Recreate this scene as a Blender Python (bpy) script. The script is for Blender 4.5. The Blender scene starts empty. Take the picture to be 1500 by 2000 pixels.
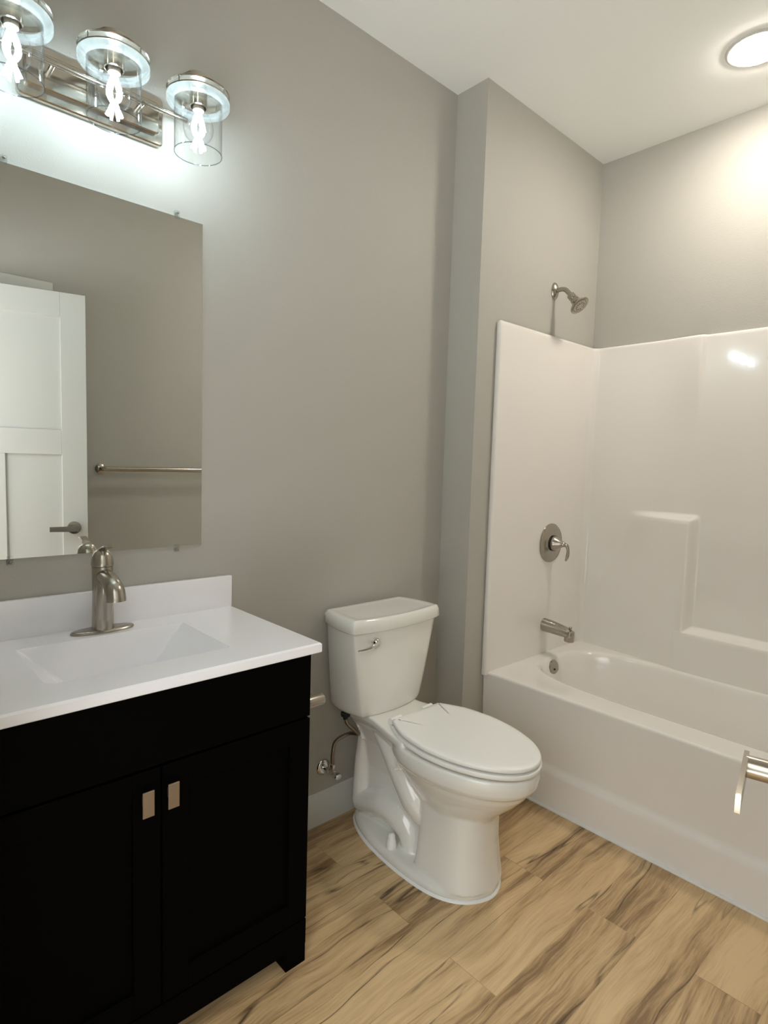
import bpy, bmesh, math, random
from mathutils import Vector, Matrix
random.seed(4)
S = bpy.context.scene
COL = S.collection
PI = math.pi

# ------------------------------------------------------------------ camera, world, exposure
def make_camera():
    yaw, pit, roll, f = math.radians(47.257), math.radians(-4.794), math.radians(1.747), 1149.44
    fw = Vector((-math.sin(yaw)*math.cos(pit), math.cos(yaw)*math.cos(pit), math.sin(pit)))
    r = Vector((math.cos(yaw), math.sin(yaw), 0)); u = r.cross(fw)
    r2 = r*math.cos(roll) + u*math.sin(roll); u2 = u*math.cos(roll) - r*math.sin(roll)
    cd = bpy.data.cameras.new('camera'); co = bpy.data.objects.new('camera', cd); COL.objects.link(co)
    m = Matrix((r2, u2, -fw)).transposed().to_4x4(); m.translation = (1.6366, 0.3774, 1.3123)
    co.matrix_world = m
    cd.sensor_fit = 'VERTICAL'; cd.sensor_height = 24; cd.lens = f*24/2000
    cd.clip_start = 0.01; cd.clip_end = 50
    S.camera = co
make_camera()
w = bpy.data.worlds.new('doorway_fill'); S.world = w; w.use_nodes = True
FILL_UP, FILL_MID, FILL_DOWN = 2.0, 0.45, 5.2       # added fill light entering by the doorway: strength above, at and below eye level
FILL_COL = (0.97, 1.0, 1.0)
def fill_world():
    nt = w.node_tree; N = nt.nodes; L = nt.links; bg = N['Background']
    bg.inputs['Color'].default_value = (*FILL_COL, 1)
    tc = N.new('ShaderNodeTexCoord'); sx = N.new('ShaderNodeSeparateXYZ'); mr = N.new('ShaderNodeMapRange')
    mr.inputs['From Min'].default_value = -0.5; mr.inputs['From Max'].default_value = 0.5
    cr = N.new('ShaderNodeValToRGB'); cr.color_ramp.elements.remove(cr.color_ramp.elements[1])
    for k, (p, v) in enumerate(((0.10, FILL_DOWN), (0.42, FILL_MID), (0.62, FILL_MID), (0.90, FILL_UP))):
        e = cr.color_ramp.elements[0] if k == 0 else cr.color_ramp.elements.new(p)
        e.position = p; e.color = (v, v, v, 1)
    L.new(tc.outputs['Generated'], sx.inputs[0]); L.new(sx.outputs['Z'], mr.inputs['Value'])
    L.new(mr.outputs[0], cr.inputs[0]); L.new(cr.outputs[0], bg.inputs['Strength'])
fill_world()
VAN_POWER, VAN_COL = 84.0, (0.74, 0.93, 1.0)      # emission strength of the vanity filaments
CAN_POWER, CAN_COL = 72.0, (1.0, 0.93, 0.83)       # emission strength of the ceiling disc
S.view_settings.view_transform = 'Standard'
S.view_settings.look = 'None'
S.view_settings.exposure = 1.1
S.view_settings.gamma = 1.0
S.view_settings.use_curve_mapping = False
S.cycles.use_denoising = True
S.cycles.max_bounces = 14
S.cycles.diffuse_bounces = 6
S.cycles.glossy_bounces = 6
S.cycles.transparent_max_bounces = 24
S.cycles.sample_clamp_indirect = 8.0

# ------------------------------------------------------------------ room dimensions
H = 2.765                       # ceiling
JY, JX = 2.218, 0.151           # where the wet wall steps forward, and by how much
BY = 3.111                      # back wall
W = 1.70                        # right wall
FY = 0.45                       # near wall (doorway the photo is taken through)
TC = 1.797                      # toilet axis

# ------------------------------------------------------------------ materials
def mat(name, col, rough=0.5, metal=0.0, coat=0.0, bump=None, spec=0.5):
    m = bpy.data.materials.new(name); m.use_nodes = True
    nt = m.node_tree; b = nt.nodes['Principled BSDF']
    b.inputs['Base Color'].default_value = (*col, 1); b.inputs['Roughness'].default_value = rough
    b.inputs['Metallic'].default_value = metal; b.inputs['Coat Weight'].default_value = coat
    b.inputs['Coat Roughness'].default_value = 0.04
    b.inputs['Specular IOR Level'].default_value = spec
    if bump:
        sc, st, dist = bump
        tc = nt.nodes.new('ShaderNodeTexCoord')
        n = nt.nodes.new('ShaderNodeTexNoise'); n.inputs['Scale'].default_value = sc
        n.inputs['Detail'].default_value = 4
        bp = nt.nodes.new('ShaderNodeBump'); bp.inputs['Strength'].default_value = st
        bp.inputs['Distance'].default_value = dist
        nt.links.new(tc.outputs['Object'], n.inputs['Vector'])
        nt.links.new(n.outputs['Fac'], bp.inputs['Height'])
        nt.links.new(bp.outputs['Normal'], b.inputs['Normal'])
    return m

def metal_mat(name, col, rough, stretch=(1, 1, 60)):
    m = mat(name, col, rough, 1.0); nt = m.node_tree; b = nt.nodes['Principled BSDF']
    tc = nt.nodes.new('ShaderNodeTexCoord'); mp = nt.nodes.new('ShaderNodeMapping')
    mp.inputs['Scale'].default_value = stretch
    n = nt.nodes.new('ShaderNodeTexNoise'); n.inputs['Scale'].default_value = 90; n.inputs['Detail'].default_value = 3
    mr = nt.nodes.new('ShaderNodeMapRange')
    mr.inputs['To Min'].default_value = rough*0.88; mr.inputs['To Max'].default_value = rough*1.12
    nt.links.new(tc.outputs['Object'], mp.inputs['Vector']); nt.links.new(mp.outputs['Vector'], n.inputs['Vector'])
    nt.links.new(n.outputs['Fac'], mr.inputs['Value']); nt.links.new(mr.outputs['Result'], b.inputs['Roughness'])
    return m

def emit_mat(name, col, strength):
    m = bpy.data.materials.new(name); m.use_nodes = True; nt = m.node_tree
    nt.nodes.remove(nt.nodes['Principled BSDF'])
    e = nt.nodes.new('ShaderNodeEmission'); e.inputs['Color'].default_value = (*col, 1)
    e.inputs['Strength'].default_value = strength
    nt.links.new(e.outputs[0], nt.nodes['Material Output'].inputs['Surface'])
    return m

def thin_glass(name, tint, ior=1.45, edge=0.55):
    """clear thin-walled glass: passes light straight on, mirrors by Fresnel, darker where seen edge on"""
    m = bpy.data.materials.new(name); m.use_nodes = True; nt = m.node_tree
    nt.nodes.remove(nt.nodes['Principled BSDF'])
    lw = nt.nodes.new('ShaderNodeLayerWeight'); lw.inputs['Blend'].default_value = 0.5
    ramp = nt.nodes.new('ShaderNodeMix'); ramp.data_type = 'RGBA'
    ramp.inputs[6].default_value = (*tint, 1); ramp.inputs[7].default_value = (edge, edge*1.03, edge*1.06, 1)
    pw = nt.nodes.new('ShaderNodeMath'); pw.operation = 'POWER'; pw.inputs[1].default_value = 4.0
    nt.links.new(lw.outputs['Facing'], pw.inputs[0]); nt.links.new(pw.outputs[0], ramp.inputs[0])
    tr = nt.nodes.new('ShaderNodeBsdfTransparent'); nt.links.new(ramp.outputs[2], tr.inputs['Color'])
    gl = nt.nodes.new('ShaderNodeBsdfGlossy'); gl.inputs['Roughness'].default_value = 0.02
    p5 = nt.nodes.new('ShaderNodeMath'); p5.operation = 'POWER'; p5.inputs[1].default_value = 4.5
    nt.links.new(lw.outputs['Facing'], p5.inputs[0])
    f0 = ((ior-1)/(ior+1))**2*2
    fr = nt.nodes.new('ShaderNodeMath'); fr.operation = 'MULTIPLY_ADD'; fr.inputs[1].default_value = 0.9*(1-f0); fr.inputs[2].default_value = f0
    nt.links.new(p5.outputs[0], fr.inputs[0])
    mx = nt.nodes.new('ShaderNodeMixShader')
    nt.links.new(fr.outputs[0], mx.inputs[0]); nt.links.new(tr.outputs[0], mx.inputs[1]); nt.links.new(gl.outputs[0], mx.inputs[2])
    nt.links.new(mx.outputs[0], nt.nodes['Material Output'].inputs['Surface'])
    return m

def floor_mat():
    m = mat('wood_plank', (0.3, 0.2, 0.1), 0.42); nt = m.node_tree; N = nt.nodes; L = nt.links
    b = N['Principled BSDF']
    tc = N.new('ShaderNodeTexCoord')
    mp = N.new('ShaderNodeMapping'); mp.inputs['Rotation'].default_value = (0, 0, PI/2)
    mp.inputs['Location'].default_value = (0.31, 0.058, 0)
    L.new(tc.outputs['Object'], mp.inputs['Vector'])
    br = N.new('ShaderNodeTexBrick'); br.offset = 0.37; br.offset_frequency = 2
    br.inputs['Color1'].default_value = (0, 0, 0, 1); br.inputs['Color2'].default_value = (1, 1, 1, 1)
    br.inputs['Mortar'].default_value = (0.5, 0.5, 0.5, 1)
    br.inputs['Scale'].default_value = 1; br.inputs['Mortar Size'].default_value = 0.0008
    br.inputs['Brick Width'].default_value = 1.22; br.inputs['Row Height'].default_value = 0.152
    L.new(mp.outputs['Vector'], br.inputs['Vector'])
    # each plank shifts the grain pattern
    sc = N.new('ShaderNodeVectorMath'); sc.operation = 'SCALE'; sc.inputs['Scale'].default_value = 7.3
    L.new(br.outputs['Color'], sc.inputs[0])
    ad = N.new('ShaderNodeVectorMath'); ad.operation = 'ADD'
    L.new(mp.outputs['Vector'], ad.inputs[0]); L.new(sc.outputs[0], ad.inputs[1])
    # slow sideways wander of the grain
    wm = N.new('ShaderNodeMapping'); wm.inputs['Scale'].default_value = (2.6, 5.0, 1)
    L.new(ad.outputs[0], wm.inputs['Vector'])
    wn = N.new('ShaderNodeTexNoise'); wn.inputs['Scale'].default_value = 1.0; wn.inputs['Detail'].default_value = 2
    L.new(wm.outputs[0], wn.inputs['Vector'])
    ws = N.new('ShaderNodeVectorMath'); ws.operation = 'MULTIPLY'; ws.inputs[1].default_value = (0.05, 0.075, 0)
    L.new(wn.outputs['Color'], ws.inputs[0])
    ad2 = N.new('ShaderNodeVectorMath'); ad2.operation = 'ADD'
    L.new(ad.outputs[0], ad2.inputs[0]); L.new(ws.outputs[0], ad2.inputs[1])
    def noise(scale, detail, stretch, rough=0.55):
        q = N.new('ShaderNodeMapping'); q.inputs['Scale'].default_value = stretch
        L.new(ad2.outputs[0], q.inputs['Vector'])
        n = N.new('ShaderNodeTexNoise'); n.inputs['Scale'].default_value = scale; n.inputs['Detail'].default_value = detail
        n.inputs['Roughness'].default_value = rough
        L.new(q.outputs[0], n.inputs['Vector']); return n.outputs['Fac']
    broad = noise(1.0, 4, (1.1, 13, 1), 0.6)
    fine = noise(1.0, 5, (7, 170, 1), 0.72)
    veinn = noise(1.0, 3, (0.8, 9.0, 1), 0.5)
    blot = noise(1.0, 5, (3.2, 22, 1), 0.65)
    cr = N.new('ShaderNodeValToRGB')
    e = cr.color_ramp.elements
    e[0].position = 0.34; e[0].color = (0.266, 0.163, 0.077, 1)
    e[1].position = 0.69; e[1].color = (0.734, 0.531, 0.291, 1)
    q = cr.color_ramp.elements.new(0.43); q.color = (0.433, 0.283, 0.142, 1)
    q = cr.color_ramp.elements.new(0.53); q.color = (0.594, 0.411, 0.216, 1)
    mx = N.new('ShaderNodeMath'); mx.operation = 'MULTIPLY_ADD'; mx.inputs[1].default_value = 0.46
    sub = N.new('ShaderNodeMath'); sub.operation = 'SUBTRACT'; sub.inputs[1].default_value = 0.5
    L.new(fine, sub.inputs[0]); L.new(sub.outputs[0], mx.inputs[0]); L.new(broad, mx.inputs[2])
    # plank-to-plank tone
    pt = N.new('ShaderNodeMath'); pt.operation = 'MULTIPLY_ADD'; pt.inputs[1].default_value = 0.11
    sb = N.new('ShaderNodeMath'); sb.operation = 'SUBTRACT'; sb.inputs[1].default_value = 0.45
    L.new(br.outputs['Color'], sb.inputs[0]); L.new(sb.outputs[0], pt.inputs[0]); L.new(mx.outputs[0], pt.inputs[2])
    bl = N.new('ShaderNodeMath'); bl.operation = 'MULTIPLY_ADD'; bl.inputs[1].default_value = 0.42
    bs = N.new('ShaderNodeMath'); bs.operation = 'SUBTRACT'; bs.inputs[1].default_value = 0.5
    L.new(blot, bs.inputs[0]); L.new(bs.outputs[0], bl.inputs[0]); L.new(pt.outputs[0], bl.inputs[2])
    L.new(bl.outputs[0], cr.inputs[0])
    # dark heartwood veins: thin contour lines of a stretched noise
    vs = N.new('ShaderNodeMath'); vs.operation = 'SUBTRACT'; vs.inputs[1].default_value = 0.43
    va = N.new('ShaderNodeMath'); va.operation = 'ABSOLUTE'
    L.new(veinn, vs.inputs[0]); L.new(vs.outputs[0], va.inputs[0])
    vr = N.new('ShaderNodeMapRange'); vr.inputs['From Min'].default_value = 0.0; vr.inputs['From Max'].default_value = 0.014
    vr.inputs['To Min'].default_value = 1.0; vr.inputs['To Max'].default_value = 0.0
    L.new(va.outputs[0], vr.inputs['Value'])
    # only where the wood is blotchy
    vm = N.new('ShaderNodeMapRange'); vm.inputs['From Min'].default_value = 0.66; vm.inputs['From Max'].default_value = 0.42
    vm.inputs['To Min'].default_value = 0.0; vm.inputs['To Max'].default_value = 1.0
    L.new(blot, vm.inputs['Value'])
    vv = N.new('ShaderNodeMath'); vv.operation = 'MULTIPLY'
    L.new(vr.outputs[0], vv.inputs[0]); L.new(vm.outputs[0], vv.inputs[1])
    m1 = N.new('ShaderNodeMix'); m1.data_type = 'RGBA'; m1.inputs[7].default_value = (0.075, 0.043, 0.02, 1)
    L.new(vv.outputs[0], m1.inputs[0]); L.new(cr.outputs[0], m1.inputs[6])
    m2 = N.new('ShaderNodeMix'); m2.data_type = 'RGBA'; m2.inputs[7].default_value = (0.16, 0.10, 0.05, 1)
    mf = N.new('ShaderNodeMath'); mf.operation = 'MULTIPLY'; mf.inputs[1].default_value = 0.3
    L.new(br.outputs['Fac'], mf.inputs[0])
    L.new(mf.outputs[0], m2.inputs[0]); L.new(m1.outputs[2], m2.inputs[6])
    L.new(m2.outputs[2], b.inputs['Base Color'])
    bp = N.new('ShaderNodeBump'); bp.inputs['Strength'].default_value = 0.15; bp.inputs['Distance'].default_value = 0.001
    L.new(fine, bp.inputs['Height']); L.new(bp.outputs['Normal'], b.inputs['Normal'])
    return m

def frost_mat():
    m = mat('frosted_glass_ring', (0.55, 0.57, 0.57), 0.2); nt = m.node_tree
    tr = nt.nodes.new('ShaderNodeBsdfTranslucent'); tr.inputs['Color'].default_value = (0.5, 0.53, 0.53, 1)
    cl = nt.nodes.new('ShaderNodeBsdfTransparent'); cl.inputs['Color'].default_value = (0.95, 0.96, 0.96, 1)
    a = nt.nodes.new('ShaderNodeMixShader'); a.inputs[0].default_value = 0.5
    c = nt.nodes.new('ShaderNodeMixShader'); c.inputs[0].default_value = 0.72
    nt.links.new(nt.nodes['Principled BSDF'].outputs[0], a.inputs[1]); nt.links.new(tr.outputs[0], a.inputs[2])
    nt.links.new(a.outputs[0], c.inputs[1]); nt.links.new(cl.outputs[0], c.inputs[2])
    nt.links.new(c.outputs[0], nt.nodes['Material Output'].inputs['Surface'])
    return m

M = dict(
    wall=mat('greige_paint', (0.455, 0.438, 0.395), 0.55, bump=(240, 0.4, 0.0015), spec=0.3),
    ceiling=mat('ceiling_paint', (0.92, 0.93, 0.90), 0.8, bump=(180, 0.12, 0.001), spec=0.2),
    white=mat('white_trim_paint', (0.64, 0.64, 0.61), 0.35),
    porcelain=mat('porcelain', (0.84, 0.83, 0.78), 0.09, coat=0.6),
    plastic=mat('white_plastic', (0.91, 0.905, 0.87), 0.22),
    acrylic=mat('white_acrylic', (0.85, 0.815, 0.77), 0.10, coat=0.3, bump=(14, 0.05, 0.002)),
    marble=mat('cultured_marble', (0.90, 0.89, 0.92), 0.16, coat=0.3),
    black=mat('black_cabinet', (0.0012, 0.0011, 0.0011), 0.6, spec=0.03),
    nickel=metal_mat('brushed_nickel', (0.42, 0.385, 0.33), 0.24),
    satin=metal_mat('satin_nickel_pull', (0.40, 0.32, 0.25), 0.5),
    chrome=mat('chrome', (0.72, 0.71, 0.69), 0.07, 1.0),
    steel=metal_mat('braided_steel', (0.27, 0.235, 0.19), 0.3, (1, 1, 1)),
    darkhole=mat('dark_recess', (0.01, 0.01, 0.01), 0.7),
    mirror=mat('silvered_glass', (0.94, 0.96, 0.94), 0.0, 1.0),
    caulk=mat('white_caulk', (0.85, 0.85, 0.83), 0.4),
    glass=thin_glass('clear_glass', (0.985, 0.99, 0.99), 1.5, 0.45),
    glassrim=thin_glass('glass_cut_edge', (0.62, 0.66, 0.70), 1.5, 0.30),
    bulbglass=thin_glass('bulb_glass', (0.99, 0.99, 1.0), 1.25, 0.75),
    clip=thin_glass('clear_plastic', (0.975, 0.985, 0.98), 1.35, 0.8),
    frost=frost_mat(),
    polished=mat('polished_nickel', (0.52, 0.485, 0.43), 0.16, 1.0),
    filament=emit_mat('led_filament', VAN_COL, VAN_POWER),
    can=emit_mat('led_disc', CAN_COL, CAN_POWER),
    floor=floor_mat(),
)

# ------------------------------------------------------------------ object helpers
def link(o, parent=None):
    COL.objects.link(o)
    if parent: o.parent = parent
    return o

def root_loc(o):
    v = Vector((0, 0, 0))
    while o is not None:
        v += o.location; o = o.parent
    return v

def obj(name, bm, m, parent=None, smooth=40, local=False):
    """link a bmesh built in world coordinates as ONE mesh object (under parent, sharing its origin)"""
    if parent is not None and not local:
        bmesh.ops.translate(bm, verts=bm.verts, vec=-root_loc(parent))
    bmesh.ops.recalc_face_normals(bm, faces=bm.faces)
    if smooth:
        bm.normal_update()
        a = math.radians(smooth)
        for f in bm.faces: f.smooth = True
        for e in bm.edges:
            if len(e.link_faces) == 2 and e.calc_face_angle(0) > a: e.smooth = False
    me = bpy.data.meshes.new(name); bm.to_mesh(me); bm.free()
    me.materials.append(m if not isinstance(m, str) else M[m])
    return link(bpy.data.objects.new(name, me), parent)

def tag(o, label, cat, group=None):
    o['label'] = label; o['category'] = cat
    if group: o['group'] = group
    return o

def thing(name, loc, label, cat, group=None):
    o = bpy.data.objects.new(name, None); o.empty_display_size = 0.05; o.location = loc
    return tag(link(o), label, cat, group)

def struct(name, bm, m, parent=None, smooth=40):
    o = obj(name, bm, m, parent, smooth)
    if parent is None: o['kind'] = 'structure'
    return o

def BM(): return bmesh.new()

def box(bm, x0, x1, y0, y1, z0, z1, bev=0.0, seg=2):
    t = bmesh.new()
    bmesh.ops.create_cube(t, size=1.0)
    bmesh.ops.scale(t, vec=(abs(x1-x0), abs(y1-y0), abs(z1-z0)), verts=t.verts)
    bmesh.ops.translate(t, vec=((x0+x1)/2, (y0+y1)/2, (z0+z1)/2), verts=t.verts)
    if bev: bmesh.ops.bevel(t, geom=t.edges[:], offset=bev, segments=seg, profile=0.5, affect='EDGES')
    me = bpy.data.meshes.new('t'); t.to_mesh(me); t.free(); bm.from_mesh(me); bpy.data.meshes.remove(me)
    return bm

def loft(bm, rings, cap0=True, cap1=True, closed=True):
    vs = [[bm.verts.new(p) for p in r] for r in rings]
    n = len(rings[0])
    for a, b in zip(vs, vs[1:]):
        for i in range(n if closed else n-1):
            j = (i+1) % n
            try: bm.faces.new((a[i], a[j], b[j], b[i]))
            except ValueError: pass
    if cap0: bm.faces.new(vs[0])
    if cap1: bm.faces.new(vs[-1])
    return vs

def frame(axis):
    a = Vector(axis).normalized()
    t = Vector((0, 0, 1)) if abs(a.z) < 0.9 else Vector((1, 0, 0))
    u = a.cross(t).normalized(); v = a.cross(u)
    return a, u, v

def lathe(bm, prof, origin, axis=(0, 0, 1), n=32, cap=True, sx=1.0, sy=1.0):
    """prof: (radius, height along axis)"""
    a, u, v = frame(axis); o = Vector(origin)
    rings = []
    for r, h in prof:
        r = max(r, 1e-5)
        rings.append([o + a*h + u*(r*sx*math.cos(2*PI*i/n)) + v*(r*sy*math.sin(2*PI*i/n)) for i in range(n)])
    loft(bm, rings, cap, cap); return bm

def catmull(pts, k=8):
    pts = [Vector(p) for p in pts]
    P = [pts[0]*2-pts[1]] + pts + [pts[-1]*2-pts[-2]]
    out = []
    for i in range(1, len(P)-2):
        for s in range(k):
            t = s/k; p0, p1, p2, p3 = P[i-1:i+3]
            out.append(0.5*((2*p1)+(p2-p0)*t+(2*p0-5*p1+4*p2-p3)*t*t+(3*p1-p0-3*p2+p3)*t**3))
    out.append(pts[-1]); return out

def tube(bm, pts, r, n=16, k=8, curved=True, cap=True, flat=None):
    """r: one radius, or one per control point; flat = (su, sv) squash of the section"""
    if curved and len(pts) > 2:
        rr = [r]*len(pts) if not isinstance(r, (list, tuple)) else list(r)
        q = catmull([(*p,) for p in pts], k)
        rq = []
        for i in range(len(q)):
            t = i/k; j = min(int(t), len(rr)-2); rq.append(rr[j]+(rr[j+1]-rr[j])*(t-j))
        pts = q
    else:
        pts = [Vector(p) for p in pts]
        rq = [r]*len(pts) if not isinstance(r, (list, tuple)) else list(r)
    su, sv = flat or (1, 1)
    rings = []; u = None
    for i, p in enumerate(pts):
        d = (pts[min(i+1, len(pts)-1)]-pts[max(i-1, 0)]).normalized()
        if u is None: _, u, _v = frame(d)
        u = (u - d*u.dot(d)).normalized(); v = d.cross(u)
        rings.append([p + u*(rq[i]*su*math.cos(2*PI*j/n)) + v*(rq[i]*sv*math.sin(2*PI*j/n)) for j in range(n)])
    loft(bm, rings, cap, cap); return bm

def offset_poly(pts, d):
    """inset (d>0) a counter-clockwise closed 2-D outline"""
    n = len(pts); out = []
    for i in range(n):
        a, b, c = Vector(pts[i-1]), Vector(pts[i]), Vector(pts[(i+1) % n])
        e1 = (b-a); e2 = (c-b)
        if e1.length < 1e-9: e1 = e2
        if e2.length < 1e-9: e2 = e1
        n1 = Vector((-e1.y, e1.x)).normalized(); n2 = Vector((-e2.y, e2.x)).normalized()
        m = n1+n2
        m = n1 if m.length < 1e-6 else m.normalized()
        out.append(b + m*(d/max(0.5, m.dot(n1))))
    return out

def round_poly(corners, k=6):
    """corners: (x, y, radius) counter-clockwise -> outline with filleted corners"""
    out = []; n = len(corners)
    for i in range(n):
        p = Vector(corners[i][:2]); a = Vector(corners[i-1][:2]); c = Vector(corners[(i+1) % n][:2]); r = corners[i][2]
        d1 = (a-p).normalized(); d2 = (c-p).normalized()
        ang = d1.angle(d2); t = r/math.tan(ang/2)
        s, e = p+d1*t, p+d2*t
        for j in range(k+1):
            q = j/k
            out.append((s*(1-q)**2 + p*2*q*(1-q) + e*q*q))
    return out

def prism(bm, outline, levels, axis='z', tail=None):
    """levels: (height, inset)"""
    rings = []
    for h, ins in levels:
        o = offset_poly(outline, ins) if ins else [Vector(p) for p in outline]
        rings.append([Vector((p.x, p.y, h)) if axis == 'z' else Vector((h, p.x, p.y)) for p in o])
    last = rings[-1]; c = sum(last, Vector((0, 0, 0)))/len(last)
    for q, h in (tail or [(0.12, None), (0.35, None)]):
        r = [p.lerp(c, q) for p in last]
        if h is not None: r = [Vector((p.x, p.y, h)) for p in r]
        rings.append(r)
    loft(bm, rings); return bm

def smoothstep(a, b, x):
    t = min(1, max(0, (x-a)/(b-a))); return t*t*(3-2*t)

# ------------------------------------------------------------------ the room
T = 0.1
struct('floor', box(BM(), -T, W+T, FY-2.6, BY+T, -0.05, 0), 'floor')
struct('ceiling', box(BM(), -T, W+T, FY-0.35, BY+T, H, H+0.05), 'ceiling')
struct('wall_left', box(BM(), -T, 0, FY-0.2, BY+T, 0, H), 'wall')
struct('wall_alcove', box(BM(), 0, JX, JY, BY, 0, H), 'wall')
struct('wall_back', box(BM(), 0, W+T, BY, BY+T, 0, H), 'wall')
struct('wall_right', box(BM(), W, W+T, FY-0.2, BY, 0, H), 'wall')
bm = BM()
box(bm, 0, 0.86, FY-0.12, FY, 0, H)
box(bm, 0.86, W, FY-0.12, FY, 2.07, H)
box(bm, 1.672, W, FY-0.12, FY, 0, 2.07)
struct('wall_front', bm, 'wall')

def baseboard(name, pts):
    """profile swept along floor segments: pts = list of (p0, p1, inward normal)"""
    bm = BM()
    prof = [(0, 0), (0.014, 0), (0.014, 0.088), (0.012, 0.094), (0.012, 0.098), (0.007, 0.112), (0.003, 0.118), (0, 0.118)]
    for p0, p1, nrm in pts:
        r = [[Vector((p[0]+nrm[0]*d, p[1]+nrm[1]*d, z)) for d, z in prof] for p in (p0, p1)]
        loft(bm, r)
    return struct(name, bm, 'white')
baseboard('baseboard_left', [((0, FY), (0, JY), (1, 0)), ((0, JY), (JX, JY), (0, -1)), ((JX, JY-0.014), (JX, 2.345), (1, 0))])
baseboard('baseboard_right', [((W, 1.19), (W, 2.345), (-1, 0))])
# casing of the closed door in the right wall and of the doorway in the near wall
bm = BM()
box(bm, W-0.018, W, 1.09, 1.174, 0, 2.062, 0.003)
box(bm, W-0.018, W, FY, 1.174, 2.062, 2.142, 0.003)
struct('trim_1', bm, 'white')
bm = BM()
box(bm, 0.855, 0.875, FY-0.12, FY, 0, 2.07, 0.002)
box(bm, 1.66, 1.675, FY-0.12, FY-0.001, 0, 2.07, 0.002)
box(bm, 0.775, 0.86, FY, FY+0.016, 0, 2.14, 0.003)
box(bm, 0.86, W-0.02, FY, FY+0.016, 2.07, 2.14, 0.003)
struct('trim_2', bm, 'white')
d2 = struct('door_2', box(BM(), W-0.012, W, FY+0.02, 1.088, 0.012, 2.058, 0.002), 'white')

# ------------------------------------------------------------------ the open door (door_1) and its lever
def build_door():
    a = math.radians(12)
    hx, hy = 1.475+0.762*math.sin(a), 1.262-0.762*math.cos(a)
    door = bpy.data.objects.new('door_1', None); link(door); door['kind'] = 'structure'
    door.location = (hx, hy, 0); door.rotation_euler = (0, 0, a)
    # local: +y runs from hinge to free edge, -x faces the vanity, thickness goes to +x
    Wd, t, z0, z1 = 0.762, 0.035, 0.012, 2.061
    st = 0.108
    bm = BM()
    def fr(y0, y1, za, zb): box(bm, 0, t, y0, y1, za, zb, 0.0015, 1)
    fr(Wd-st, Wd, z0, z1); fr(0, st, z0, z1)
    fr(st, Wd-st, z1-0.115, z1); fr(st, Wd-st, 1.303, 1.42); fr(st, Wd-st, z0, 0.24)
    fr(Wd/2-0.045, Wd/2+0.045, 0.24, 1.303)
    obj('door_frame', bm, 'white', door, 0, local=True)
    for y0, y1, za, zb in ((st, Wd-st, 1.42, z1-0.115), (st, Wd/2-0.045, 0.24, 1.303), (Wd/2+0.045, Wd-st, 0.24, 1.303)):
        obj('door_panel', box(BM(), 0.012, t-0.012, y0-0.004, y1+0.004, za-0.004, zb+0.004), 'white', door, 0, local=True)
    hz = 0.951
    for side, s in ((0, -1), (t, 1)):
        bm = BM(); c = (side, Wd-0.06, hz)
        lathe(bm, [(0.031, 0), (0.031, 0.004), (0.028, 0.008), (0.0165, 0.009)], c, (s, 0, 0), 40)
        h = obj('door_handle', bm, 'nickel', door, 40, local=True)
        bm = BM()
        lathe(bm, [(0.0135, 0.006), (0.0135, 0.057)], c, (s, 0, 0), 32)
        obj('handle_neck', bm, 'nickel', h, 40, local=True)
        bm = BM()
        L0, L1 = Wd-0.042, Wd-0.165
        out = round_poly([(L0, hz-0.0135, 0.004), (L0, hz+0.0135, 0.004), (L1, hz+0.0115, 0.001), (L1, hz-0.0115, 0.001)][::-1], 5)
        xs = side+s*0.055
        prism(bm, out, [(xs, 0), (xs+s*0.0055, 0)], axis='x')
        obj('lever', bm, 'nickel', h, 40, local=True)
    obj('latch_plate', box(BM(), 0.006, 0.029, Wd-0.0005, Wd+0.0012, hz-0.028, hz+0.028), 'nickel', door, 0, local=True)
build_door()

# ------------------------------------------------------------------ towel bar on the right wall (seen in the mirror)
tb = thing('towel_bar', (W, 1.39, 1.235), 'dark nickel towel bar on the wall beside the open door, seen in the mirror', 'towel bar')
for y in (1.39, 2.0):
    bm = BM()
    lathe(bm, [(0.026, 0), (0.026, 0.006), (0.020, 0.011), (0.011, 0.014), (0.0095, 0.05), (0.012, 0.058), (0.012, 0.068), (0.009, 0.072)], (W, y, 1.235), (-1, 0, 0), 32)
    obj('bar_post', bm, 'nickel', tb)
obj('rail', tube(BM(), [(W-0.06, 1.385, 1.235), (W-0.06, 2.005, 1.235)], 0.0122, 20), 'nickel', tb)

# ------------------------------------------------------------------ vanity
VY0, VY1, VX = 0.472, 1.233, 0.458
VC = (VY0+VY1)/2
van = thing('vanity_cabinet', (0.23, VC, 0), 'black two-door bathroom vanity cabinet on short square feet under the white sink top', 'vanity')
bm = BM()
box(bm, 0.004, 0.438, VY0+0.003, VY1-0.003, 0.05, 0.70, 0.001, 1)
box(bm, 0.418, 0.438, VY0+0.003, VY1-0.003, 0.70, 0.8345, 0.001, 1)
box(bm, 0.004, 0.438, VY0+0.003, VY0+0.02, 0.70, 0.8345, 0.001, 1)
box(bm, 0.004, 0.438, VY1-0.02, VY1-0.003, 0.70, 0.8345, 0.001, 1)
box(bm, 0.004, 0.02, VY0+0.003, VY1-0.003, 0.70, 0.8345, 0.001, 1)
obj('cabinet_body', bm, 'black', van, 0)
for y in (VY0, VY1):
    s = 1 if y == VY1 else -1
    obj('side_panel', box(BM(), 0.004, 0.438, y-s*0.003, y, 0.118, 0.8345, 0.001, 1), 'black', van, 0)
for y0, y1 in ((VY0, VY0+0.062), (VY1-0.062, VY1)):
    for x0, x1 in ((0.40, VX), (0.006, 0.06)):
        obj('foot', box(BM(), x0, x1, y0+0.001, y1-0.001, 0.0, 0.052, 0.001, 1), 'black', van, 0)
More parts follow.
